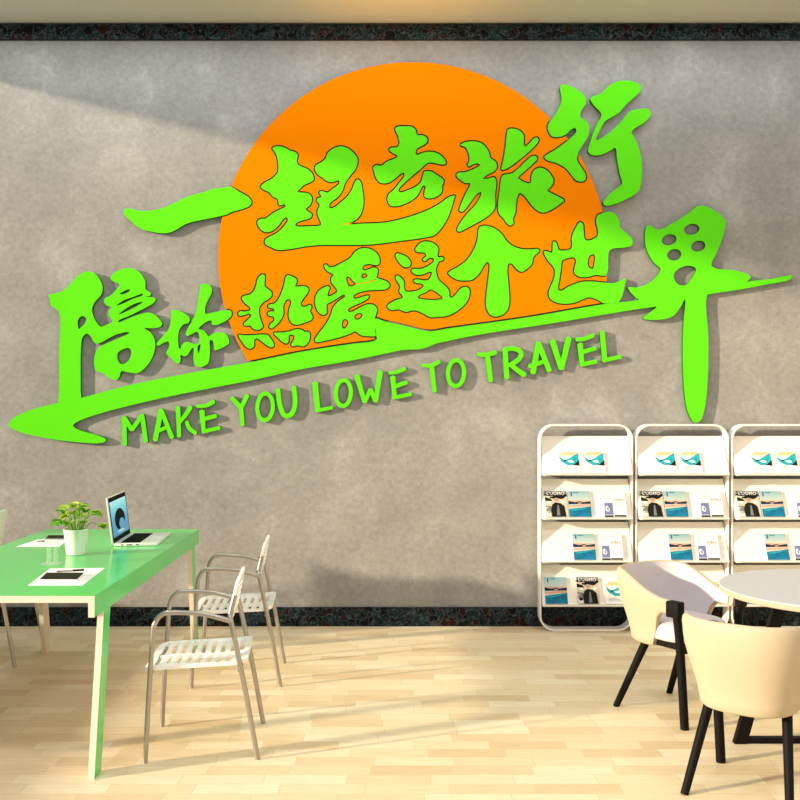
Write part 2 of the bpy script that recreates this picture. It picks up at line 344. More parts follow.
ch['ni'] = [T(150, 270, 8, [(170,330),(200,318),(250,335),(300,365),(320,395),(305,425),(268,435),(235,480),(225,540),(232,620),(244,632),(250,605),(280,578),(315,578),(350,590),(385,590),(395,570),(392,520),(375,495),(340,508),(300,528),(285,515),(300,470),(340,400),(375,310),(385,240),(398,170),(405,120),(440,108),(480,125),(497,160),(485,200),(450,270),(440,320),(445,350),(500,340),(580,325),(645,325),(655,350),(640,380),(590,415),(530,440),(495,435),(490,405),(450,415),(400,455),(390,470),(430,485),(455,515),(470,530),(500,510),(560,498),(610,515),(632,560),(630,590),(600,610),(550,635),(515,640),(510,600),(500,565),(480,560),(480,640),(468,740),(440,765),(400,777),(365,765),(350,740),(345,620),(325,640),(300,680),(275,690),(245,680),(245,720),(235,745),(215,748),(165,700),(130,665),(140,640),(155,600),(145,572),(110,582),(65,605),(52,595),(70,565),(110,520),(150,470),(165,410),(172,360)]),
 T(150, 270, 8, [(380,640),(385,605),(402,595),(398,640),(388,665)])]
ch['re'] = [
 T(230, 260, 8, [(265,115),(278,125),(278,210),(300,230),(330,255),(333,285),(310,310),(265,340),(235,380),(232,420),(245,480),(262,530),(250,550),(215,560),(180,545),(165,525),(120,525),(110,510),(140,480),(170,445),(160,430),(130,435),(80,447),(65,430),(78,412),(120,412),(162,400),(160,380),(125,350),(95,310),(105,290),(160,275),(195,240),(210,200),(220,155),(245,122)]),
 T(230, 260, 8, [(445,140),(460,122),(500,133),(532,155),(532,180),(522,210),(560,210),(600,210),(628,230),(622,260),(590,305),(565,350),(578,372),(610,372),(640,358),(652,375),(640,410),(660,450),(655,475),(600,500),(530,518),(490,500),(470,450),(475,390),(490,345),(480,318),(460,315),(440,335),(425,380),(428,430),(405,480),(370,520),(330,548),(315,535),(325,510),(350,490),(350,455),(310,445),(302,425),(320,412),(355,408),(350,390),(310,380),(308,360),(360,345),(395,300),(420,240),(435,190)]),
 T(230, 260, 8, [(68,600),(120,603),(190,600),(300,600),(320,620),(350,670),(345,695),(320,697),(270,665),(215,628),(195,640),(192,690),(165,710),(135,700),(100,660)]),
 T(230, 260, 8, [(350,585),(420,580),(480,570),(535,553),(575,560),(600,575),(630,575),(640,610),(625,660),(590,690),(545,683),(500,690),(490,675),(510,640),(515,610),(495,597),(472,605),(468,650),(455,668),(420,655),(380,620)])]
ai = T(300, 240, 8, [(195,200),(210,195),(230,215),(270,215),(330,185),(400,145),(440,95),(480,70),(530,65),(580,80),(620,115),(637,160),(630,195),(600,200),(550,192),(510,205),(498,230),(515,243),(550,235),(590,220),(620,235),(620,270),(612,300),(650,315),(700,335),(717,365),(690,392),(620,400),(530,405),(460,425),(428,445),(432,468),(470,465),(520,448),(550,445),(545,465),(490,500),(420,530),(385,555),(388,575),(420,572),(480,540),(540,515),(590,520),(617,555),(610,590),(600,625)])
ai += T(300, 300, 5.714, [(429,150),(432,204),(400,207),(345,200),(318,180),(280,195),(220,215),(150,232),(92,240),(85,228),(100,200),(150,135)])
ai += T(300, 240, 8, [(250,590),(265,540),(310,490),(362,450),(350,437),(300,465),(250,495),(215,515),(213,550),(215,580),(190,600),(150,580),(125,530),(120,480),(140,420),(180,385),(225,370),(237,380),(225,420),(222,450),(260,440),(298,410),(280,375),(252,340),(252,300),(270,280),(220,250),(200,225)])
ch['ai'] = [ai,
 T(300, 240, 8, [(370,310),(375,292),(400,300),(425,330),(450,346),(520,340),(608,314),(608,320),(520,347),(455,354),(430,365),(395,370),(378,345)]),
 T(300, 240, 8, [(490,290),(500,270),(525,268),(540,285),(520,305),(498,305)]),
 T(300, 240, 8, [(435,620),(445,595),(480,583),(500,598),(480,630),(450,637)]),
 T(300, 240, 8, [(335,690),(345,640),(365,632),(388,655),(375,690),(350,710)])]
ch['zhe'] = [
 T(380, 230, 8, [(125,205),(135,187),(170,195),(220,220),(245,260),(235,292),(200,298),(170,280),(140,240)]),
 T(380, 230, 8, [(283,160),(300,125),(335,98),(380,92),(430,108),(465,145),(462,185),(460,215),(480,218),(500,215),(508,235),(495,245),(475,250),(450,300),(450,345),(470,400),(520,445),(550,480),(558,535),(575,542),(610,510),(650,465),(690,455),(715,475),(715,525),(690,580),(640,630),(580,670),(520,690),(460,695),(400,697),(350,670),(290,645),(250,645),(210,655),(150,635),(90,640),(58,612),(75,590),(130,560),(183,540),(178,525),(155,495),(160,450),(125,385),(130,365),(150,368),(190,410),(192,460),(205,490),(270,490),(320,475),(350,445),(335,430),(285,422),(268,405),(290,395),(350,403),(385,400),(410,365),(415,340),(395,335),(340,355),(290,357),(252,330),(260,312),(320,312),(380,290),(430,250),(428,228),(400,222),(380,232),(360,250),(343,240),(350,225),(370,210),(360,185),(330,178),(295,175)]),
 T(380, 230, 8, [(300,540),(325,515),(375,495),(400,475),(440,490),(480,520),(503,545),(450,560),(380,558),(320,550)])]
ch['ge'] = [T(450, 210, 6.664, [(190,130),(205,110),(240,105),(290,120),(340,155),(380,210),(430,245),(490,262),(545,262),(585,260),(595,272),(555,315),(545,360),(510,395),(475,412),(440,390),(410,357),(390,360),(382,400),(390,500),(395,620),(380,670),(345,700),(295,710),(260,690),(240,640),(245,540),(260,420),(262,360),(250,347),(230,365),(190,430),(150,463),(100,470),(50,465),(5,440),(-12,420),(0,408),(60,375),(120,325),(165,250),(185,185)])]
ch['shi'] = [T(530, 200, 7.273, [(100,375),(120,372),(160,382),(165,320),(175,300),(190,310),(210,362),(250,368),(300,352),(305,270),(330,205),(365,160),(385,175),(390,230),(400,285),(425,295),(490,262),(492,210),(480,160),(490,115),(530,95),(580,85),(625,110),(650,155),(655,200),(700,240),(745,290),(740,330),(690,345),(600,355),(575,375),(568,440),(565,520),(545,550),(480,545),(420,560),(360,558),(322,530),(325,490),(335,440),(320,418),(280,422),(235,440),(225,500),(215,570),(205,650),(225,660),(280,630),(370,597),(450,592),(530,600),(600,605),(650,590),(695,570),(690,620),(665,710),(640,745),(580,752),(530,750),(500,730),(430,708),(390,720),(330,745),(260,755),(190,745),(145,715),(135,680),(150,630),(175,570),(180,510),(165,480),(130,440)]),
 T(530, 200, 7.273, [(425,420),(440,402),(465,395),(472,415),(465,480),(455,500),(435,495),(422,475)])]
def ell(cx, cy, rx, ry, rot=0, n=14):
    return [(cx+rx*math.cos(2*PI*k/n)*math.cos(rot)-ry*math.sin(2*PI*k/n)*math.sin(rot), cy+rx*math.cos(2*PI*k/n)*math.sin(rot)+ry*math.sin(2*PI*k/n)*math.cos(rot)) for k in range(n)]
ch['jie'] = [T(610, 190, 3.333, [(120,125),(130,117),(160,133),(210,110),(265,75),(295,53),(325,57),(383,100),(378,150),(355,210),(338,250),(355,262),(420,268),(470,290),(450,308),(400,322),(350,336),(325,345),(328,500),(325,640),(315,730),(300,770),(280,773),(262,745),(250,690),(243,560),(245,450),(250,365),(235,390),(210,420),(170,432),(110,428),(130,410),(155,388),(120,376),(90,362),(60,325),(90,325),(130,310),(165,275),(168,262),(145,240),(120,190)]),
 T(610, 190, 3.333, ell(197, 166, 25, 18, -.25)), T(610, 190, 3.333, ell(272, 131, 26, 18, -.2)), T(610, 190, 3.333, ell(294, 187, 24, 18, -.25)), T(610, 190, 3.333, ell(214, 216, 24, 19, -.2)),
 T(610, 190, 3.333, [(212,285),(225,265),(258,252),(287,262),(275,290),(255,315),(235,318),(218,305)])]
sw = T(0, 320, 3.077, [(25,322),(45,300),(100,275),(180,255),(247,240),(400,200),(600,160),(780,128)])
sw += T(300, 300, 5.714, [(0,297),(300,250),(425,233),(440,218),(430,200),(429,150),(431,107),(480,120),(600,148),(740,178)])
sw += T(420, 290, 3.636, [(100,140),(400,98),(660,53)])+[(640,300),(690,292),(749.5,281.3),(772,278.8),(792,275.6),(790,279.4),(766,284.5),(739,289.6),(707.5,294.5),(656.5,306.4)]
sw += T(420, 290, 3.636, [(800,68),(500,118),(200,165),(80,190)])
sw += T(300, 300, 5.714, [(780,248),(740,265),(690,280),(590,285),(540,295),(300,345),(0,397)])
sw += T(0, 320, 3.077, [(800,180),(500,240),(300,290),(235,315),(225,325),(240,337),(300,355),(327,368),(318,377),(200,372),(100,355),(45,338)])

LP = {k: [sl(l) for l in v] for k, v in ch.items()}
SW = sl(sw)
CUT = {}
def cutloops(key, outer_idx):
    out = []
    for i, l in enumerate(LP[key]):
        out.append(offset_loop(l, .0092 if i in outer_idx else -.0085))
    return out
outer = {'lv': (0, 1, 2), 're': (0, 1, 2, 3), 'xing': (0, 1), 'zhe': (0, 1)}
for k in LP: CUT[k] = cutloops(k, outer.get(k, (0,)))

def sign_piece(name, loops, test, label, cat, group, mat, depth=SD):
    pts = [p for l in loops for p in l]
    cx = (min(p[0] for p in pts)+max(p[0] for p in pts))/2; cz = min(p[1] for p in pts)
    bm = bmesh.new()
    slab(bm, loops, test, 0, depth, mapper=lambda u, v, w: (u-cx, -w, v-cz), side_mi=1)
    o = finish(bm, name, [mat, MAT['disc_kerf_shade'] if name == 'sign_disc' else MAT['lime_edge']]); o.location = (cx, 0, cz)
    return tag(o, label, cat, group)

labels = {
 'yi': 'lime green character made of one long horizontal stroke, touching left edge of the orange disc',
 'qi': 'lime green character with a long tail sweeping right, second of the upper sign line',
 'qu': 'smallest upper-line green character, sitting above the long tail stroke near disc centre',
 'lv': 'green character in three pieces on the orange disc, left of the topmost character',
 'xing': 'topmost lime green character, half off the upper right edge of the orange disc',
 'pei': 'leftmost tall lime green character whose long post runs down into the swoosh',
 'ni': 'lime green character between the tall leftmost one and the orange disc edge',
 're': 'green character with flame-like dots below, at lower left corner of the orange disc',
 'ai': 'green character on lower line of disc that runs into the swoosh, under the long tail',
 'zhe': 'green character with a separate dot, low in the centre of the orange disc',
 'ge': 'green umbrella-shaped character with thick upright post on lower right of the disc',
 'shi': 'green character with a boxed middle crossing the lower right disc edge',
 'jie': 'rightmost green character with four oval holes and a long spike down towards the racks'}
for k, loops in LP.items():
    test = (lambda ls: (lambda x, y: eo(ls, x, y)))(loops)
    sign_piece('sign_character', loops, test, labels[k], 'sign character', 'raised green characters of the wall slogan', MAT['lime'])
ex = LP['pei']+LP['jie']
sign_piece('sign_swoosh', [SW]+LP['pei'][:1]+LP['jie'],
           lambda x, y: inside(SW, x, y) and not inside(LP['pei'][0], x, y) and not inside(LP['jie'][0], x, y) and not inside(LP['ai'][0], x, y),
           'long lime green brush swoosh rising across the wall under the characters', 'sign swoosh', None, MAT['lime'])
circ = [(413+195*math.cos(a), 257-195*math.sin(a)) for a in [math.radians(-14.5+i*(213+14.5)/150) for i in range(151)]]
DISC = WL(circ+[(300, 361), (376, 346), (376.5, 334), (376.5, 325), (420, 336), (450, 334), (560, 316), (602, 309.5)])
SWo = offset_loop(SW, .012)
cl = [DISC, SWo]+[l for k in CUT for l in CUT[k]]
def disc_test(x, y):
    if not inside(DISC, x, y) or inside(SWo, x, y): return False
    return not any(eo(CUT[k], x, y) for k in CUT)
sign_piece('sign_disc', cl, disc_test, 'large orange sun disc on the wall with green characters inlaid', 'sign disc', None, MAT['orange'], SD-.001)

def stroke(pts, w0, w1=None):
    w1 = w1 or w0; pts = [Vector(p) for p in pts]
    if len(pts) > 2: pts = [v for v in cr_open([(p.x, p.y, 0) for p in pts], 5)]
    pts = [Vector((p[0], p[1])) for p in pts]; n = len(pts); L_ = []; R_ = []
    for i, p in enumerate(pts):
        t = (pts[min(i+1, n-1)]-pts[max(i-1, 0)]).normalized(); nn = Vector((t.y, -t.x)); w = (w0+(w1-w0)*i/(n-1))/2
        L_.append(p+nn*w); R_.append(p-nn*w)
    t0 = (pts[0]-pts[1]).normalized(); t1 = (pts[-1]-pts[-2]).normalized()
    return L_+[pts[-1]+t1*w1*.28]+R_[::-1]+[pts[0]+t0*w0*.28]
def ring(cx, cy, rx, ry, rot, w):
    return [ell(cx, cy, rx, ry, rot, 36), ell(cx, cy, rx-w, ry-w, rot, 36)]
def letter(ch_, T_, strokes, label, ringloops=None):
    x0, y0, s = T_; polys = []
    for st in strokes:
        w = st[1]; w1 = st[2] if len(st) > 2 else w
        polys.append([W(x0+p[0]/s, y0+p[1]/s) for p in stroke(st[0], w, w1)])
    rl = [[W(x0+p[0]/s, y0+p[1]/s) for p in l] for l in ringloops] if ringloops else None
    loops = polys+(rl or [])
    def test(x, y):
        if rl and eo(rl, x, y): return True
        return any(inside(p, x, y) for p in polys)
    sign_piece('sign_letter', loops, test, label, 'sign letter', 'raised green letters of the English slogan', MAT['lime'], .031)
a = (110, 390, 6.667); w = 31
letter('M', a, [([(92,180),(98,365)], 32, 30), ([(92,182),(145,266)], 30), ([(145,266),(212,170)], 28), ([(212,165),(238,345)], 30)], 'green letter M that begins the word MAKE')
letter('A', a, [([(340,132),(300,335)], 34, 34), ([(340,132),(412,318)], 28, 32), ([(312,278),(368,252)], 24)], 'green letter A of the word MAKE')
letter('K', a, [([(452,112),(460,310)], 32, 28), ([(538,112),(500,170),(462,215)], 30, 26), ([(510,210),(528,255),(572,288)], 26, 28)], 'green letter K of the word MAKE')
letter('E', a, [([(578,108),(640,104),(692,76)], 22, 30), ([(612,138),(624,280)], 36, 28), ([(632,192),(706,172)], 28), ([(615,278),(730,252)], 26)], 'green letter E that ends the word MAKE')
a = (220, 370, 6.667)
letter('Y', a, [([(78,185),(140,252)], 30), ([(182,168),(140,252)], 30), ([(140,250),(150,368)], 28)], 'green letter Y that begins the word YOU')
letter('O', a, [], 'green letter O of the word YOU, third oval from the right', ring(300, 246, 66, 103, .05, 28))
letter('U', a, [([(386,128),(396,220),(420,292),(450,306),(482,285),(500,220),(492,112)], 32, 32)], 'green letter U of the word YOU')
letter('L', a, [([(633,85),(652,270)], 38, 34), ([(640,272),(748,250)], 24)], 'green letter L that begins the word LOWE')
a = (330, 350, 5.714)
letter('O', a, [], 'green letter O of the word LOWE', ring(76, 246, 55, 86, .05, 24))
letter('W', a, [([(152,145),(198,298)], 30, 26), ([(198,298),(232,225)], 24), ([(232,225),(258,290)], 24), ([(260,295),(288,122)], 26, 30)], 'green letter W of the word LOWE')
letter('E', a, [([(338,132),(385,125),(428,106)], 18, 24), ([(358,152),(370,275)], 30, 24), ([(372,208),(438,184)], 24), ([(360,273),(462,252)], 22)], 'green letter E that ends the word LOWE')
letter('T', a, [([(528,86),(575,90),(625,66)], 20, 24), ([(580,92),(598,238)], 28, 24)], 'green letter T of the word TO')
letter('O', a, [], 'green letter O of the word TO, rightmost oval', ring(720, 132, 58, 86, .05, 24))
a = (470, 320, 4.706)
letter('T', a, [([(36,160),(70,164),(122,152)], 18, 22), ([(82,166),(98,288)], 24, 22)], 'green letter T that begins the word TRAVEL')
letter('R', a, [([(165,140),(174,274)], 24), ([(156,142),(200,134),(238,150),(232,182),(185,215)], 22), ([(190,208),(222,235),(258,260)], 22, 24)], 'green letter R of the word TRAVEL')
letter('A', a, [([(322,108),(296,250)], 26), ([(322,108),(374,240)], 24), ([(278,218),(346,196)], 20)], 'green letter A of the word TRAVEL')
letter('V', a, [([(388,98),(430,230)], 28, 24), ([(430,230),(465,85)], 24, 28)], 'green letter V of the word TRAVEL')
letter('E', a, [([(500,92),(540,88),(582,70)], 18, 20), ([(518,112),(528,212)], 26, 22), ([(532,150),(592,132)], 20), ([(520,210),(595,195)], 20)], 'green letter E of the word TRAVEL')
letter('L', a, [([(622,55),(635,190)], 24), ([(626,191),(710,172)], 19)], 'green letter L that ends the word TRAVEL, rightmost letter')

# ================================================================== MAGAZINE RACKS
RW, RH, RD = .628, 1.387, .148
def rrect(x0, x1, z0, z1, r, n=8):
    out = []
    for cx, cz, a0 in ((x1-r, z1-r, 0), (x0+r, z1-r, 90), (x0+r, z0+r, 180), (x1-r, z0+r, 270)):
        out += [(cx+r*math.cos(math.radians(a0+90*k/n)), cz+r*math.sin(math.radians(a0+90*k/n))) for k in range(n+1)]
    return out
ROWS = [(1.058, 1.306), (.765, 1.015), (.479, .724), (.187, .433)]
YB, YT = -.20, -.075     # panel bottom / top, local to rack (rack back at y=0)
def make_rack():
    t = thing('magazine_rack', '', 'magazine rack')
    bm = bmesh.new(); o_ = rrect(-RW/2, RW/2, 0, RH, .102); i_ = rrect(-RW/2+.012, RW/2-.012, .012, RH-.012, .090)
    n = len(o_)
    A = [[bm.verts.new((p[0], y, p[1])) for p in l] for l in (o_, i_) for y in (-RD, -.048)]
    of, ob, if_, ib = A
    for k in range(n):
        j = (k+1) % n
        bm.faces.new((of[k], of[j], if_[j], if_[k])); bm.faces.new((ob[j], ob[k], ib[k], ib[j]))
        bm.faces.new((of[j], of[k], ob[k], ob[j])); bm.faces.new((if_[k], if_[j], ib[j], ib[k]))
    bmesh.ops.recalc_face_normals(bm, faces=bm.faces)
    es = [e for e in bm.edges if abs(e.calc_face_angle(0)-PI/2) < .05]
    bmesh.ops.bevel(bm, geom=es, offset=.003, segments=2, affect='EDGES')
    finish(bm, 'frame', MAT['rack'], t, True)
    for zb, zt in ROWS:
        s = bpy.data.objects.new('display_shelf', None)
        bm = bmesh.new(); w_ = .295
        # slanted board
        prof = [(YB, zb), (YB+.010, zb-.004), (YT+.010, zt-.002), (YT, zt)]
        vs = [[bm.verts.new((x, y, z)) for y, z in prof] for x in (-w_, w_)]
        for k in range(4): bm.faces.new((vs[0][k], vs[0][(k+1) % 4], vs[1][(k+1) % 4], vs[1][k]))
        bm.faces.new(vs[0][::-1]); bm.faces.new(vs[1])
        sh = finish(bm, 'display_shelf', MAT['panel'], t)
        bm = bmesh.new(); box(bm, -w_, w_, YB-.016, YB, zb-.004, zb+.004); box(bm, -w_, w_, YB, -.004, zb-.012, zb-.004)
        finish(bm, 'ledge', MAT['rack'], sh)
        for sx in (-1, 1):   # triangular cheeks holding the board in the frame
            bm = bmesh.new(); x0, x1 = sx*.295, sx*.2985
            prof = [(YB, zb-.01), (YT+.01, zt), (-.01, zt), (-.01, zb-.01)]
            vs = [[bm.verts.new((x, y, z)) for y, z in prof] for x in (x0, x1)]
            for k in range(4): bm.faces.new((vs[0][k], vs[0][(k+1) % 4], vs[1][(k+1) % 4], vs[1][k]))
            bm.faces.new(vs[0][::-1]); bm.faces.new(vs[1]); finish(bm, 'side_bracket', MAT['rack'], sh)
    return t
rack0 = make_rack()
RX = [1.2495, 1.8925, 2.5355]; RY = -.012
rl = ['white magazine rack standing leftmost against the wall, fully in view', 'white magazine rack in the middle, behind the cream armchairs', 'white magazine rack cut by the right frame edge, behind the round table']
racks = []
for i, x in enumerate(RX):
    r = rack0 if i == 0 else copy_tree(rack0)
    r.location = (x, RY, 0); r['label'] = rl[i]; r['group'] = 'white magazine racks along the wall'

# printed matter: origin at the bottom centre of the spine side, front faces -y, stands along +z
def quadm(bm, pts, y, mi):
    f = bm.faces.new([bm.verts.new((p[0], y, p[1])) for p in pts]); f.material_index = mi
def text_mesh(s, size):
    cu = bpy.data.curves.new('t', 'FONT'); cu.body = s; cu.size = size; cu.align_x = 'CENTER'; cu.resolution_u = 2
    o = bpy.data.objects.new('t', cu); C.objects.link(o)
    dg = bpy.context.evaluated_depsgraph_get(); me = bpy.data.meshes.new_from_object(o.evaluated_get(dg))
    bpy.data.objects.remove(o); return me
def add_text(bm, s, size, x, z, y, mi):
    me = text_mesh(s, size); vs = [bm.verts.new((x+v.co.x, y, z+v.co.y)) for v in me.vertices]
    for p in me.polygons:
        try: bm.faces.new([vs[i] for i in p.vertices]).material_index = mi
        except ValueError: pass
def booklet(name, label, cat, w_, h_, th, deco, mats):
    t = thing(name, label, cat)
    bm = bmesh.new(); box(bm, -w_/2, w_/2, -th, 0, 0, h_); finish(bm, 'pages', MAT['pages'], t)
    bm = bmesh.new(); quadm(bm, [(-w_/2, 0), (w_/2, 0), (w_/2, h_), (-w_/2, h_)], -th-.0006, 0)
    deco(bm, w_, h_, -th-.0006); o = finish_flat(bm, 'cover', mats, t)
    return t
def finish_flat(bm, name, mats, parent):
    bm.normal_update()
    for f in bm.faces:
        if f.normal.y > 0: f.normal_flip()
    me = bpy.data.meshes.new(name); bm.to_mesh(me); bm.free()
    for m in mats: me.materials.append(MAT[m])
    o = bpy.data.objects.new(name, me); C.objects.link(o); o.parent = parent; return o
def blob(cx, cz, rx, rz, seed, amp=.2, n=18, rot=0):
    random.seed(seed); ph = [random.uniform(0, 6.28) for _ in range(4)]
    out = []
    for k in range(n):
        a = 2*PI*k/n; r = 1+amp*(math.sin(2*a+ph[0])+.6*math.sin(3*a+ph[1])+.4*math.sin(5*a+ph[2]))/1.6
        x, z = rx*r*math.cos(a), rz*r*math.sin(a); out.append((cx+x*math.cos(rot)-z*math.sin(rot), cz+x*math.sin(rot)+z*math.cos(rot)))
    return out
def deco_teal(bm, w_, h_, y):
    e = .0004; W2 = w_/2
    quadm(bm, [(-W2*.92, h_*.80), (W2*.9, h_*.80), (W2*.9, h_*.96), (-W2*.5, h_*.98)], y-e, 1)
    quadm(bm, [(-W2*.95, h_*.80), (-W2*.65, h_*.50), (-W2*.1, h_*.34), (W2*.55, h_*.36), (W2*.9, h_*.42), (W2*.95, h_*.92), (W2*.6, h_*.84), (W2*.15, h_*.70), (-W2*.35, h_*.58), (-W2*.75, h_*.72)], y-2*e, 2)
    quadm(bm, [(W2*.35, h_*.35), (W2*.95, h_*.32), (W2*.95, h_*.60), (W2*.7, h_*.47)], y-3*e, 3)
    quadm(bm, blob(-W2*.35, h_*.57, W2*.12, h_*.04, 3), y-3*e, 3)
    quadm(bm, blob(W2*.2, h_*.52, W2*.3, h_*.05, 5), y-3*e, 4)
    for k, zz in enumerate((.24, .18, .12)):
        quadm(bm, [(-W2*.7, h_*zz), (W2*(.1+.25*k), h_*zz), (W2*(.1+.25*k), h_*(zz+.018)), (-W2*.7, h_*(zz+.018))], y-e, 5)
def deco_pool(bm, w_, h_, y):
    e = .0004; W2 = w_/2
    quadm(bm, [(-W2, h_*.50), (W2, h_*.50), (W2, h_*.62), (-W2, h_*.64)], y-e, 1)
    quadm(bm, [(-W2, h_*.48), (W2, h_*.50), (W2, h_*.60), (W2*.3, h_*.56), (0, h_*.60), (-W2*.4, h_*.56), (-W2, h_*.61)], y-2*e, 2)
    quadm(bm, [(-W2, h_*.36), (W2, h_*.42), (W2, h_*.50), (-W2, h_*.44)], y-2*e, 3)
    quadm(bm, [(-W2, 0), (W2, 0), (W2, h_*.41), (W2*.3, h_*.36), (-W2, h_*.30)], y-2*e, 4)
    quadm(bm, [(-W2*.8, h_*.27), (W2*.3, h_*.33), (W2*.9, h_*.37), (W2*.2, h_*.28), (-W2*.8, h_*.22)], y-3*e, 5)
    quadm(bm, blob(0, h_*.53, W2*.16, h_*.025, 8), y-3*e, 3)
    quadm(bm, [(-W2*.75, h_*.80), (-W2*.62, h_*.80), (-W2*.62, h_*.96), (-W2*.75, h_*.96)], y-e, 4)
    quadm(bm, [(-W2*.5, h_*.92), (-W2*.0, h_*.92), (-W2*.0, h_*.95), (-W2*.5, h_*.95)], y-e, 4)
def deco_bw(bm, w_, h_, y):
    e = .0004; W2 = w_/2
    quadm(bm, [(-W2, h_*.83), (W2, h_*.83), (W2, h_), (-W2, h_)], y-e, 5)
    quadm(bm, blob(-W2*.55, h_*.86, W2*.42, h_*.07, 21, .3), y-2*e, 2); quadm(bm, blob(W2*.6, h_*.80, W2*.38, h_*.10, 22, .3), y-2*e, 2); quadm(bm, blob(-W2*.65, h_*.25, W2*.28, h_*.12, 23, .3), y-2*e, 5)
    quadm(bm, [(-W2, h_*.62), (-W2*.3, h_*.60), (-W2*.5, h_*.70), (-W2, h_*.76)], y-2*e, 2)
    quadm(bm, [(-W2, h_*.38), (-W2*.2, h_*.36), (-W2*.2, h_*.40), (-W2, h_*.43)], y-2*e, 5)
    quadm(bm, blob(0, h_*.745, W2*.55, h_*.05, 4, .12), y-3*e, 2)          # hat brim
    quadm(bm, blob(W2*.02, h_*.81, W2*.30, h_*.07, 6, .1), y-3*e, 2)       # crown of hat
    quadm(bm, blob(W2*.02, h_*.66, W2*.22, h_*.075, 7, .05), y-4*e, 4)     # face
    quadm(bm, [(-W2*.45, 0), (-W2*.5, h_*.30), (-W2*.35, h_*.48), (-W2*.05, h_*.56), (W2*.4, h_*.52), (W2*.75, h_*.40), (W2*.85, 0)], y-3*e, 2)
    quadm(bm, [(W2*.0, h_*.05), (W2*.1, h_*.45), (W2*.22, h_*.45), (W2*.3, h_*.05)], y-4*e, 5)
    add_text(bm, "L'UOMO", h_*.175, 0, h_*.845, y-5*e, 3)
    quadm(bm, blob(-W2*.62, h_*.55, W2*.16, h_*.045, 14), y-5*e, 3); quadm(bm, blob(W2*.62, h_*.56, W2*.2, h_*.045, 15), y-5*e, 3)
    quadm(bm, [(-W2*.9, h_*.05), (-W2*.55, h_*.05), (-W2*.55, h_*.22), (-W2*.9, h_*.22)], y-2*e, 3)
def deco_la(bm, w_, h_, y):
    e = .0004; W2 = w_/2
    quadm(bm, [(-W2*.75, h_*.09), (W2*.98, h_*.09), (W2*.98, h_*.58), (-W2*.6, h_*.58)], y-e, 1)
    quadm(bm, blob(-W2*.1, h_*.33, W2*.4, h_*.12, 9), y-2*e, 0); quadm(bm, blob(0, h_*.32, W2*.2, h_*.06, 19), y-3*e, 1)
    quadm(bm, [(-W2*.8, 0), (W2, 0), (W2, h_*.07), (-W2*.8, h_*.07)], y-e, 2)
    for zz in (.80, .74, .93): quadm(bm, [(-W2*.6, h_*zz), (W2*.8, h_*zz), (W2*.8, h_*(zz+.012)), (-W2*.6, h_*(zz+.012))], y-e, 3)
def deco_lb(bm, w_, h_, y):
    e = .0004; W2 = w_/2
    add_text(bm, "video", h_*.19, 0, h_*.62, y-e, 1)
    quadm(bm, [(-W2, 0), (W2*.9, 0), (W2*.9, h_*.06), (-W2, h_*.06)], y-e, 1)
    for zz in (.52, .47, .90): quadm(bm, [(-W2*.6, h_*zz), (W2*.4, h_*zz), (W2*.4, h_*(zz+.012)), (-W2*.6, h_*(zz+.012))], y-e, 2)
hh = .172
proto = {
 'teal': booklet('brochure', '', 'brochure', .145, hh*.90, .010, deco_teal, ['paper', 'sand', 'teal', 'ink', 'paper', 'grey']),
 'pool': booklet('magazine', '', 'magazine', .148, hh*1.06, .012, deco_pool, ['aqua', 'peach', 'navy', 'peach', 'blue', 'teal']),
 'bw': booklet('magazine', '', 'magazine', .147, hh*1.06, .012, deco_bw, ['creamp', 'creamp', 'ink', 'paper', 'skin', 'grey']),
 'la': booklet('leaflet', '', 'leaflet', .066, hh*1.0, .008, deco_la, ['paper', 'lav', 'ink', 'grey']),
 'lb': booklet('leaflet', '', 'leaflet', .084, hh*1.04, .016, deco_lb, ['paper', 'ink', 'grey'])}
desc = {'teal': 'turquoise wave brochure', 'pool': 'magazine with blue pool cover', 'bw': 'magazine with hatted figure cover',
        'la': 'narrow leaflet with lavender panel', 'lb': 'white leaflet with dark lettering'}
grp = {'teal': 'turquoise wave brochures on the racks', 'pool': 'blue pool magazines on the racks', 'bw': 'black and white magazines on the racks', 'la': 'lavender leaflets on the racks', 'lb': 'lettered white leaflets on the racks'}
lay = [[('teal', 568.5, 'left one'), ('teal', 593.7, 'right one')],
       [('bw', 556, ''), ('pool', 579.5, ''), ('la', 607.5, ''), ('lb', 619.5, '')],
       [('pool', 584, ''), ('la', 605, ''), ('lb', 616, '')],
       [('pool', 555.7, ''), ('bw', 588, ''), ('teal', 615.5, '')]]
rn = ['top shelf', 'second shelf', 'third shelf', 'bottom shelf']; kn = ['leftmost rack', 'middle rack', 'rack at right edge']
first = {}
for ri, rx in enumerate(RX):
    for si, items in enumerate(lay):
        zb, zt = ROWS[si]; ang = math.atan2(YT-YB, zt-zb)
        for kind, px, extra in items:
            u = (px-587)*6.6/F
            if rx+u > 2.72: continue
            o = proto[kind] if kind not in first else copy_tree(proto[kind])
            first[kind] = 1
            o.rotation_euler = (-ang, 0, 0)
            o.location = (rx+u, RY+YB+.0008, zb+.0045)
            o['label'] = desc[kind]+(', '+extra+' on the ' if extra else ' on the ')+rn[si]+' of the '+kn[ri]
            o['group'] = grp[kind]

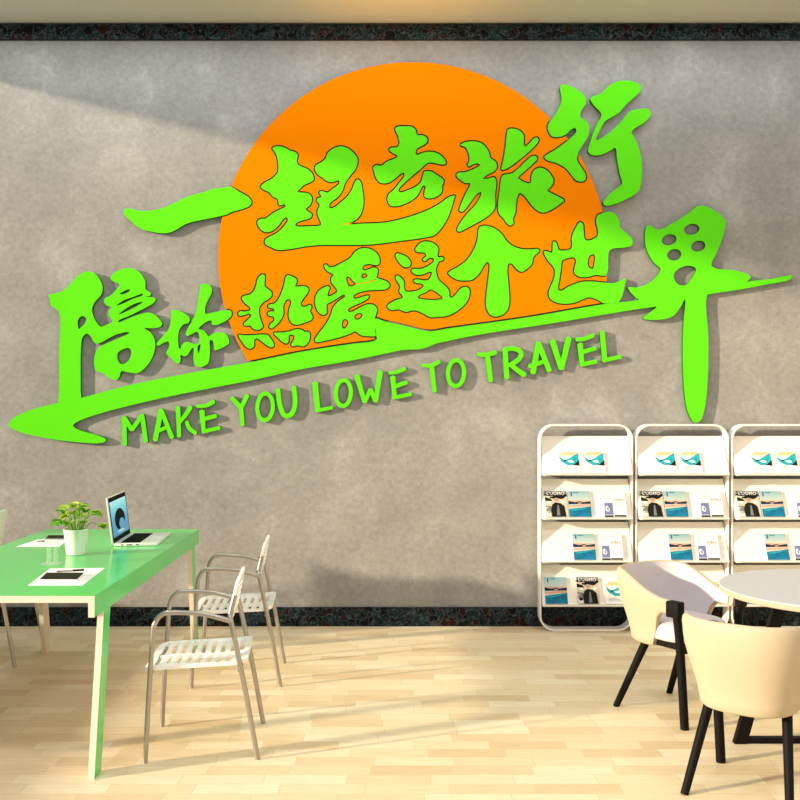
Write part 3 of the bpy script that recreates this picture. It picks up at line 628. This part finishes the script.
# ================================================================== GREEN TABLE
TX0, TX1, TY0, TY1, TZ = -2.19, -1.247, 4.045-D, 6.15-D, .75
tb = thing('work_table', 'long glossy green work table with cream cut edges, carrying laptop and plant', 'table', ((TX0+TX1)/2, (TY0+TY1)/2, 0))
cx, cy = (TX0+TX1)/2, (TY0+TY1)/2; hx, hy = (TX1-TX0)/2, (TY1-TY0)/2
def green_cream(bm):
    bm.normal_update(); bmesh.ops.recalc_face_normals(bm, faces=bm.faces)
    for f in bm.faces: f.material_index = 1 if abs(f.normal.y) > .6 or f.normal.z < -.6 else 0
bm = bmesh.new(); box(bm, -hx, hx, -hy, hy, TZ-.028, TZ); green_cream(bm); finish(bm, 'tabletop', [MAT['tgreen'], MAT['cream']], tb)
for s in (-1, 1):
    bm = bmesh.new(); box(bm, min(s*hx, s*(hx-.026)), max(s*hx, s*(hx-.026)), -hy, hy, TZ-.088, TZ-.028); green_cream(bm)
    finish(bm, 'side_apron', [MAT['tgreen'], MAT['cream']], tb)
for sx in (-1, 1):
    for sy in (-1, 1):
        x = sx*(hx-.014); yt = sy*(hy-.19); yb = sy*(hy-.045)
        bm = bmesh.new(); bar(bm, (x, yb, 0), (x, yt, TZ-.088 if False else TZ-.030), .027, .095)
        bm.normal_update(); bmesh.ops.recalc_face_normals(bm, faces=bm.faces)
        for f in bm.faces: f.material_index = 0 if f.normal.x*sx > .6 else 1
        lg = finish(bm, 'leg', [MAT['tgreen'], MAT['cream']], tb)

def on_table(px, py):   # point of the table top seen at this place
    d = (H-TZ)*F/(py-400); return (px-400)*d/F, d-D
# laptop (origin at hinge centre, keyboard towards +x)
x0, y0 = on_table(113.5, 546.5); x1, y1 = on_table(131, 535.5)
lw = .44; lap = thing('laptop', 'open silver laptop with blue sea picture on its screen, on the green table', 'laptop', ((x0+x1)/2, (y0+y1)/2, TZ), .06)
bm = bmesh.new(); box(bm, 0, .235, -lw/2, lw/2, .001, .016); bevel(bm, .003); base = finish(bm, 'base', MAT['silver'], lap, True)
bm = bmesh.new(); box(bm, .03, .135, -lw/2+.03, lw/2-.03, .016, .0175)
finish(bm, 'keyboard', MAT['keys'], base)
bm = bmesh.new(); box(bm, .15, .222, -.06, .06, .016, .0166); finish(bm, 'trackpad', MAT['rack'], base)
bm = bmesh.new(); box(bm, .04, .05, -lw/2-.001, -lw/2+.002, .006, .011); box(bm, .07, .10, -lw/2-.001, -lw/2+.002, .006, .011); box(bm, .12, .135, -lw/2-.001, -lw/2+.002, .006, .011)
finish(bm, 'ports', MAT['dark'], base)
tilt = Matrix.Rotation(-.15, 4, 'Y')
lid = bpy.data.objects.new('lid', None)
bm = bmesh.new(); box(bm, -.010, 0, -lw/2, lw/2, .012, .268); bevel(bm, .003); lid = finish(bm, 'lid', MAT['silver'], lap, True); lid.rotation_euler = (0, -.13, 0)
bm = bmesh.new(); box(bm, 0, .0012, -lw/2+.006, lw/2-.006, .016, .262); finish(bm, 'bezel', MAT['screenb'], lid)
bm = bmesh.new()
def lidq(pts, x, mi):
    bm.faces.new([bm.verts.new((x, p[0], p[1])) for p in pts]).material_index = mi
lidq([(-lw/2+.022, .042), (lw/2-.022, .042), (lw/2-.022, .238), (-lw/2+.022, .238)], .0018, 0)
outer_ = [(.0+.125*math.cos(a), .125+.062*math.sin(a)) for a in [math.radians(-5+i*15) for i in range(17)]]
inner_ = [(.035+.065*math.cos(a), .098+.032*math.sin(a)) for a in [math.radians(-5+i*15) for i in range(17)]]
for i in range(16): lidq([outer_[i], outer_[i+1], inner_[i+1], inner_[i]], .0024, 1)
lidq(blob(.06, .165, .05, .012, 33), .0021, 2); lidq(blob(0, .062, .09, .008, 35), .0022, 2)
bm.normal_update()
for f in bm.faces:
    if f.normal.x < 0: f.normal_flip()
me = bpy.data.meshes.new('screen'); bm.to_mesh(me); bm.free()
for m in ('wallp', 'swirl', 'foam'): me.materials.append(MAT[m])
o = bpy.data.objects.new('screen', me); C.objects.link(o); o.parent = lid

# potted plant
x0, y0 = on_table(76, 554.5)
pl = thing('potted_plant', 'small bright green leafy plant in a white round pot on the green table', 'plant', (x0, y0, TZ))
bm = bmesh.new(); lathe(bm, [(.001, .0), (.044, 0), (.048, .003), (.062, .128), (.064, .134), (.060, .134), (.056, .120), (.001, .120)]); pot = finish(bm, 'pot', MAT['pot'], pl, True)
bm = bmesh.new(); lathe(bm, [(.001, .1205), (.0555, .1205), (.05, .127), (.001, .131)], 24); finish(bm, 'soil', MAT['soil'], pot, True)
random.seed(11)
def add_leaf(bm, c, d, L_, wd, mi):
    d = Vector(d).normalized(); side = d.cross(Vector((0, 0, 1)))
    side = side.normalized() if side.length > .1 else Vector((1, 0, 0)); up = side.cross(d).normalized(); n = 7
    rows = []
    for k in range(n):
        t = k/(n-1); wv = wd*math.sin(PI*min(1, (t*.93+.04)))**.7; cc = Vector(c)+d*L_*t-up*(t*t)*L_*.25
        rows.append([cc+side*wv*s+up*(abs(s)**2*wv*.5) for s in (-1, -.5, 0, .5, 1)])
    for dn, fl in ((0, 0), (-.0022, 1)):
        vv = [[bm.verts.new(p+up*dn) for p in r] for r in rows]
        for i in range(n-1):
            for j in range(4):
                f = (vv[i][j], vv[i][j+1], vv[i+1][j+1], vv[i+1][j]); bm.faces.new(f).material_index = mi
fol = bmesh.new(); stem = bmesh.new()
for k in range(22):
    a = k*2.4+random.uniform(-.3, .3); R_ = .018+.105*((k+.5)/22)**.75; h = .255-.75*R_+random.uniform(-.022, .03)
    tip = Vector((R_*math.cos(a), R_*math.sin(a), h)); root = Vector((.3*R_*math.cos(a), .3*R_*math.sin(a), .125))
    mid = (tip+root)/2+Vector((0, 0, .03)); tube(stem, cr_open([root, mid, tip], 4), .0028, 6)
    for q_ in range(2):
        dd = Vector((math.cos(a+random.uniform(-.9, .9)), math.sin(a+random.uniform(-.9, .9)), random.uniform(-.2, .9)))
        add_leaf(fol, tip-dd*.008, dd, random.uniform(.040, .052), random.uniform(.021, .029), 0 if (k+q_) % 3 else 1)
fo = finish(fol, 'foliage', [MAT['leafy'], MAT['leafd']], pl, True, 60); fo['kind'] = 'stuff'
finish(stem, 'stems', MAT['leafd'], pl, True, 60)

# papers, notebooks, pens
def flat_quad(name, corners, z0, z1, mat, label, cat, group=None, parent=None):
    pts = [on_table(*c) for c in corners]; mx_ = sum(p[0] for p in pts)/4; my_ = sum(p[1] for p in pts)/4
    bm = bmesh.new(); vs = [[bm.verts.new((p[0]-mx_, p[1]-my_, z)) for p in pts] for z in (0, z1-z0)]
    for k in range(4): bm.faces.new((vs[0][k], vs[0][(k+1) % 4], vs[1][(k+1) % 4], vs[1][k]))
    bm.faces.new(vs[0][::-1]); bm.faces.new(vs[1])
    o = finish(bm, name, mat); o.location = (mx_, my_, z0); return tag(o, label, cat, group)
flat_quad('paper_sheet', [(28, 585.5), (82.5, 585.5), (105, 568.2), (50, 568.8)], TZ, TZ+.0015, MAT['paper'], 'white paper sheet under a dark notebook at the near end of the green table', 'paper', 'paper sheets on the green table')
flat_quad('paper_sheet', [(16, 546.8), (59, 546.8), (70, 538), (37, 540)], TZ, TZ+.0015, MAT['paper'], 'white paper sheet lying behind the clear stand, left of the plant pot', 'paper', 'paper sheets on the green table')
def notebook(cs, z, label):
    pts = [on_table(*c) for c in cs]; mx_ = sum(p[0] for p in pts)/4; my_ = sum(p[1] for p in pts)/4
    t = thing('notebook', label, 'notebook', (mx_, my_, z), 0, 'dark notebooks on the papers')
    for nm, z0, z1, m in (('pages', 0, .009, 'pages'), ('cover', .009, .012, 'dark')):
        bm = bmesh.new(); vs = [[bm.verts.new((p[0]-mx_, p[1]-my_, zz)) for p in pts] for zz in (z0, z1)]
        for k in range(4): bm.faces.new((vs[0][k], vs[0][(k+1) % 4], vs[1][(k+1) % 4], vs[1][k]))
        bm.faces.new(vs[0][::-1]); bm.faces.new(vs[1]); finish(bm, nm, MAT[m], t)
notebook([(40, 581.8), (77, 581.8), (83.5, 575.5), (46.5, 575.5)], TZ+.0015, 'dark closed notebook on the near paper sheet of the green table')
notebook([(45, 541.5), (66, 541.5), (70, 537.5), (48.5, 537.5)], TZ+.0015, 'dark closed notebook on the far paper sheet beside the plant pot')
def pen(a, b, z, label):
    pa = on_table(*a); pb = on_table(*b); dx, dy = pb[0]-pa[0], pb[1]-pa[1]; L_ = math.hypot(dx, dy)
    t = thing('pen', label, 'pen', (pa[0], pa[1], z+.0045), math.atan2(dy, dx), 'pens on the papers')
    bm = bmesh.new(); tube(bm, [(.012, 0, 0), (L_*.6, 0, 0)], .0042, 10); finish(bm, 'barrel', MAT['alu'], t, True)
    bm = bmesh.new(); tube(bm, [(L_*.6, 0, 0), (L_, 0, 0)], .0045, 10); finish(bm, 'cap', MAT['dark'], t, True)
    bm = bmesh.new(); tube(bm, [(0, 0, 0), (.012, 0, 0)], [.001, .0042], 10); finish(bm, 'tip', MAT['dark'], t, True)
pen((56.5, 572.8), (84, 571.0), TZ+.0015, 'slim metal pen lying on the near paper sheet')
pen((36.5, 542.4), (44.8, 542.0), TZ+.0015, 'slim metal pen lying on the far paper sheet')
o = flat_quad('small_card', [(84, 575.8), (94, 575.8), (96, 573.8), (86.5, 573.8)], TZ+.0016, TZ+.004, MAT['pages'], 'small pale card lying right of the near notebook', 'card')
# clear acrylic stand
x0, y0 = on_table(52.5, 564)
st = thing('acrylic_stand', 'clear acrylic stand on the green table between the two paper sheets', 'stand', (x0, y0, TZ))
bm = bmesh.new(); box(bm, -.045, .045, -.035, .035, .0005, .006); bevel(bm, .0015); finish(bm, 'base', MAT['acry'], st)
for s in (-1, 1):
    bm = bmesh.new(); box(bm, s*.017-.004, s*.017+.004, -.02, .02, .006, .115); finish(bm, 'upright', MAT['acry'], st)
bm = bmesh.new(); box(bm, -.06, .06, -.03, .03, .115, .121); bevel(bm, .0015); finish(bm, 'top_plate', MAT['acry'], st)

# ================================================================== SLATTED ARMCHAIRS
def slot(u0, u1, v0, v1, n=5):
    r = min(u1-u0, v1-v0)/2
    return [Vector(p) for p in rrect(u0, u1, v0, v1, r*.98, n)]
def make_slat_chair(name='armchair', solid=False):
    t = thing(name, '', 'chair')
    hw = .238
    for s in (-1, 1):
        y = s*hw
        bm = bmesh.new()
        tube(bm, cr_open([(.235, y*1.0, 0), (.222, y, .25), (.203, y, .54), (.192, y*1.0, .600), (.165, y, .632), (.12, y, .640), (0, y, .632), (-.10, y*.99, .606), (-.125, y*.97, .596)], 7), .0108, 12)
        finish(bm, 'front_leg_and_arm', MAT['alu'], t, True, 60)
        bm = bmesh.new()
        tube(bm, cr_open([(-.242, y, 0), (-.188, y*.985, .30), (-.128, y*.94, .585), (-.122, y*.86, .62), (-.140, y*.80, .70)], 6), .0112, 12)
        finish(bm, 'rear_leg', MAT['alu'], t, True, 60)
    bm = bmesh.new()
    tube(bm, [(.21, -hw, .385), (.21, hw, .385)], .009, 10); tube(bm, [(-.165, -hw, .385), (-.165, hw, .385)], .009, 10)
    finish(bm, 'seat_frame', MAT['alu'], t, True, 60)
    # seat with slots
    outer_s = [Vector(p) for p in rrect(-.195, .245, -.225, .225, .05, 8)]; loops = [outer_s]
    if not solid:
        for i in range(9):
            u = -.165+i*.044
            loops += [slot(u, u+.021, -.19, -.014), slot(u, u+.021, .014, .19)]
    def zs(u, v): return .405+.55*(max(0, u-.15))**1.5*-1+.9*(max(0, -u-.05))**2-.012*math.cos(PI*v/.45)
    bm = bmesh.new(); g = [l for l in loops]
    test = lambda x, y: inside(g[0], x, y) and not any(inside(l, x, y) for l in g[1:])
    slab(bm, loops, test, 0, .016, mapper=lambda u, v, w_: (u, v, zs(u, v)+w_-.008))
    finish(bm, 'seat', MAT['red'] if solid else MAT['white'], t, True, 35)
    # backrest
    bl = [Vector(p) for p in rrect(-.195 if not solid else -.12, .195 if not solid else .12, .585 if not solid else .50, .768 if not solid else .88, .045, 8)]; loops2 = [bl]
    if not solid:
        for i in range(6):
            z = .608+i*.0235
            loops2 += [slot(-.160, -.012, z, z+.0135), slot(.012, .160, z, z+.0135)]
    g2 = loops2
    test2 = lambda x, y: inside(g2[0], x, y) and not any(inside(l, x, y) for l in g2[1:])
    def mp(u, v, w_): return ((-.112 if not solid else .01)-(v-.585)*.20-.014*math.cos(PI*u/.43)+w_, u, v)
    bm = bmesh.new(); slab(bm, loops2, test2, -.007, .007, mapper=mp)
    finish(bm, 'backrest', MAT['white'], t, True, 35)
    return t
cA = make_slat_chair()
cA.location = (-.875, 4.49-D, 0); cA.rotation_euler = (0, 0, PI+math.radians(5))
tag(cA, 'white slatted armchair on metal legs, nearer of the two beside the green table', 'chair', 'slatted armchairs at the green table')
cB = copy_tree(cA); cB.location = (-.905, 5.585-D, 0); cB.rotation_euler = (0, 0, PI+math.radians(4)); cB['label'] = 'white slatted armchair on metal legs, further one, close to the wall'
cL = make_slat_chair('side_chair', True); cL.location = (-2.475, 5.98-D, 0); cL.rotation_euler = (0, 0, PI)
tag(cL, 'white-backed chair with dark red seat, mostly cut off by the left frame edge', 'chair')

# ================================================================== ROUND TABLE
RTX, RTY = 1.85, 4.22-D
rt = thing('round_table', 'round off-white table on black angled legs at the right edge', 'table', (RTX, RTY, 0))
bm = bmesh.new(); lathe(bm, [(.001, .722), (.462, .722), (.468, .726), (.470, .746), (.467, .750), (.001, .750)], 96)
bm.normal_update(); bmesh.ops.recalc_face_normals(bm, faces=bm.faces)
for f in bm.faces: f.material_index = 0 if f.normal.z > .5 else 1
finish(bm, 'tabletop', [MAT['ttop'], MAT['shell']], rt, True, 30)
for fx, fy, tx, ty in ((-.315, .26, -.13, .22), (.315, .26, .13, .22), (.16, -.30, .13, -.20)):
    bm = bmesh.new(); bar(bm, (fx, fy, 0.0), (tx, ty, .70), .055, .035); finish(bm, 'leg', MAT['black'], rt)
bm = bmesh.new(); box(bm, -.288, .288, .246, .274, .001, .028); finish(bm, 'floor_bar', MAT['black'], rt)
bm = bmesh.new(); box(bm, .146, .174, -.29, .246, .001, .028); finish(bm, 'floor_bar', MAT['black'], rt)
bm = bmesh.new(); box(bm, -.18, .18, -.25, .25, .70, .722); finish(bm, 'top_frame', MAT['black'], rt)

# ================================================================== CREAM SHELL ARMCHAIRS
def make_shell_chair():
    t = thing('shell_armchair', '', 'chair')
    # U-shaped plan
    w_ = .252; plan = []
    for k in range(9): plan.append((.185-.205*k/8, -w_+.012*(1-k/8)))
    for k in range(1, 24):
        a = PI*k/24; c_, s_ = math.cos(a), math.sin(a)
        plan.append((-.02-.265*abs(s_)**.78, -w_*math.copysign(abs(c_)**.78, c_)))
    for k in range(9): plan.append((-.02+.205*k/8, w_-.012*(k/8)))
    n = len(plan)
    def ss(a, b, x):
        x = max(0, min(1, (x-a)/(b-a))); return x*x*(3-2*x)
    def prm(i):
        x, y = plan[i]
        zt = .706-.106*ss(-.20, .13, x)
        zb = .345+.18*ss(.0, .075, x)
        return x, y, zt, zb
    def pos(x, y, z, off):
        f = .74+.26*ss(.33, .66, z)
        l = Vector((x*1.0-.0, y)); l2 = Vector(((x+.02)*(f if x < -.02 else 1)-.02, y*f))
        # outward normal of plan
        cxy = Vector((min(x, -.02)+.02, y)); nrm = cxy.normalized() if cxy.length else Vector((-1, 0))
        return Vector((l2.x-nrm.x*off, l2.y-nrm.y*off, z))
    th = .034; secs = []
    NZ = 10
    for i in range(n):
        x, y, zt, zb = prm(i); sec = []
        for k in range(NZ+1):
            sec.append(pos(x, y, zb+.012+(zt-.014-zb-.012)*k/NZ, 0))
        sec += [pos(x, y, zt-.004, th*.18), pos(x, y, zt, th*.5), pos(x, y, zt-.004, th*.82)]
        for k in range(NZ+1):
            sec.append(pos(x, y, zt-.014-(zt-.014-zb-.012)*k/NZ, th))
        sec += [pos(x, y, zb+.002, th*.75), pos(x, y, zb, th*.5), pos(x, y, zb+.002, th*.25)]
        secs.append(sec)
    bm = bmesh.new(); V_ = [[bm.verts.new(p) for p in s] for s in secs]; m_ = len(V_[0])
    for i in range(n-1):
        for k in range(m_): bm.faces.new((V_[i][k], V_[i][(k+1) % m_], V_[i+1][(k+1) % m_], V_[i+1][k]))
    bm.faces.new(V_[0]); bm.faces.new(V_[-1][::-1])
    finish(bm, 'shell', MAT['shell'], t, True, 50)
    # fabric lining inside the shell
    bm = bmesh.new(); A = []; B = []
    for i in range(1, n-1):
        x, y, zt, zb = prm(i); zz = [max(zb+.015, .36)+(zt-.006-max(zb+.015, .36))*k/NZ for k in range(NZ+1)]
        A.append([bm.verts.new(pos(x, y, z, th-.001+(.0 if k == NZ else .008 if k < NZ-1 else .006)) ) for k, z in enumerate(zz)])
        B.append([bm.verts.new(pos(x, y, z, th-.002)) for z in zz])
    m2 = NZ+1
    for i in range(len(A)-1):
        for k in range(m2-1):
            bm.faces.new((A[i][k], A[i+1][k], A[i+1][k+1], A[i][k+1])); bm.faces.new((B[i][k], B[i][k+1], B[i+1][k+1], B[i+1][k]))
        bm.faces.new((A[i][0], B[i][0], B[i+1][0], A[i+1][0])); bm.faces.new((A[i][-1], A[i+1][-1], B[i+1][-1], B[i][-1]))
    for S in (0, -1):
        for k in range(m2-1): bm.faces.new((A[S][k], A[S][k+1], B[S][k+1], B[S][k]))
    finish(bm, 'inner_lining', MAT['lilac'], t, True, 50)
    # seat cushion
    bm = bmesh.new(); rings = []
    for z, sc in ((.385, .93), (.392, .98), (.41, 1.0), (.44, 1.0), (.458, .97), (.468, .90), (.474, .7), (.476, .35)):
        ring_ = []
        for k in range(40):
            a = 2*PI*k/40; c_, s_ = math.cos(a), math.sin(a)
            ring_.append(bm.verts.new((.02+.19*sc*math.copysign(abs(c_)**.6, c_), .192*sc*math.copysign(abs(s_)**.6, s_), z)))
        rings.append(ring_)
    for a_, b_ in zip(rings, rings[1:]):
        for k in range(40): bm.faces.new((a_[k], a_[(k+1) % 40], b_[(k+1) % 40], b_[k]))
    bm.faces.new(rings[0][::-1]); bm.faces.new(rings[-1]); finish(bm, 'seat_cushion', MAT['lilac'], t, True, 60)
    # legs
    for s in (-1, 1):
        bm = bmesh.new()
        tube(bm, cr_open([(.212, s*.20, 0), (.205, s*.208, .20), (.198, s*.218, .40), (.193, s*.226, .50), (.188, s*.232, .556)], 4), .0205, 14, sy=1.0)
        lg = finish(bm, 'front_leg', MAT['black'], t, True, 60)
        bm = bmesh.new(); box(bm, .145, .222, s*.234-.025, s*.234+.025, .525, .602); bevel(bm, .008, 3); finish(bm, 'arm_bracket', MAT['black'], lg, True)
        bm = bmesh.new(); tube(bm, [(-.222, s*.20, 0), (-.06, s*.145, .375)], [.016, .021], 14); finish(bm, 'rear_leg', MAT['black'], t, True, 60)
    bm = bmesh.new()
    for s in (-1, 1): box(bm, -.10, .20, s*.150-.014, s*.150+.014, .352, .385)
    box(bm, .180, .210, -.212, .212, .352, .385); box(bm, -.09, -.06, -.145, .145, .352, .384)
    finish(bm, 'seat_frame', MAT['black'], t)
    return t
sc = make_shell_chair()
# chair behind: seat side to the camera
sc.location = (1.385, 4.95-D, 0); sc.rotation_euler = (0, 0, math.radians(-55.7))
tag(sc, 'cream shell armchair with open seat towards the camera, in front of the racks', 'chair', 'cream shell armchairs at the round table')
sd_ = copy_tree(sc); sd_.location = (1.41, 3.955-D, 0); sd_.rotation_euler = (0, 0, math.radians(53.7))
sd_['label'] = 'cream shell armchair seen from behind, nearest the camera at lower right'

# ================================================================== LIGHT
sun = bpy.data.lights.new('sun', 'SUN'); sun.energy = 6.6; sun.angle = math.radians(2.2); sun.color = (1, .84, .60)
so = bpy.data.objects.new('sun', sun); C.objects.link(so)
d = Vector((1, .38, -.25)).normalized(); so.rotation_euler = d.to_track_quat('-Z', 'Y').to_euler(); so.location = (-6, -4, 4)
def area_light(name, loc, size, sizey, energy, col, rot=(0, 0, 0)):
    l = bpy.data.lights.new(name, 'AREA'); l.shape = 'RECTANGLE'; l.size = size; l.size_y = sizey; l.energy = energy; l.color = col
    o = bpy.data.objects.new(name, l); C.objects.link(o); o.location = loc; o.rotation_euler = rot; return o
for x in (-1.9, 0, 1.9):
    for y in (-2.2, -4.6):
        area_light('ceiling_fill', (x, y, ZC-.03), .6, .6, 8 if y > -3 else 34, (.95, .97, 1))  # added fill lights, unseen; the near row lifts the floor
area_light('wall_top_fill', (0, -.50, ZC-.03), 6.4, .10, 42, (.86, .94, 1))  # added strip light, out of view, to brighten the upper wall
sp = bpy.data.lights.new('warm_uplight', 'SPOT'); sp.energy = 45; sp.color = (1, .48, .10); sp.spot_size = math.radians(80); sp.spot_blend = 1; sp.shadow_soft_size = .1
spo = bpy.data.objects.new('warm_uplight', sp); C.objects.link(spo); spo.location = (0, -1.35, 3.2)
spo.rotation_euler = Vector((0, .9, .93)).to_track_quat('-Z', 'Y').to_euler(); sp.energy = 48
spo.rotation_euler = Vector((0, .6, .9)).to_track_quat('-Z', 'Y').to_euler()

wd = bpy.data.worlds.new('world'); bpy.context.scene.world = wd; wd.use_nodes = True
bg = wd.node_tree.nodes['Background']; bg.inputs[0].default_value = (.93, .96, 1.0, 1); bg.inputs[1].default_value = .5

# ================================================================== CAMERA
cam = bpy.data.cameras.new('camera'); cam.sensor_width = 36; cam.lens = 36*F/800
co = bpy.data.objects.new('camera', cam); C.objects.link(co); co.location = (0, -D, H); co.rotation_euler = (PI/2, 0, 0)
sc_ = bpy.context.scene; sc_.camera = co
vs_ = sc_.view_settings; vs_.view_transform = 'Standard'; vs_.look = 'None'; vs_.gamma = 1; vs_.exposure = 0; vs_.use_curve_mapping = False
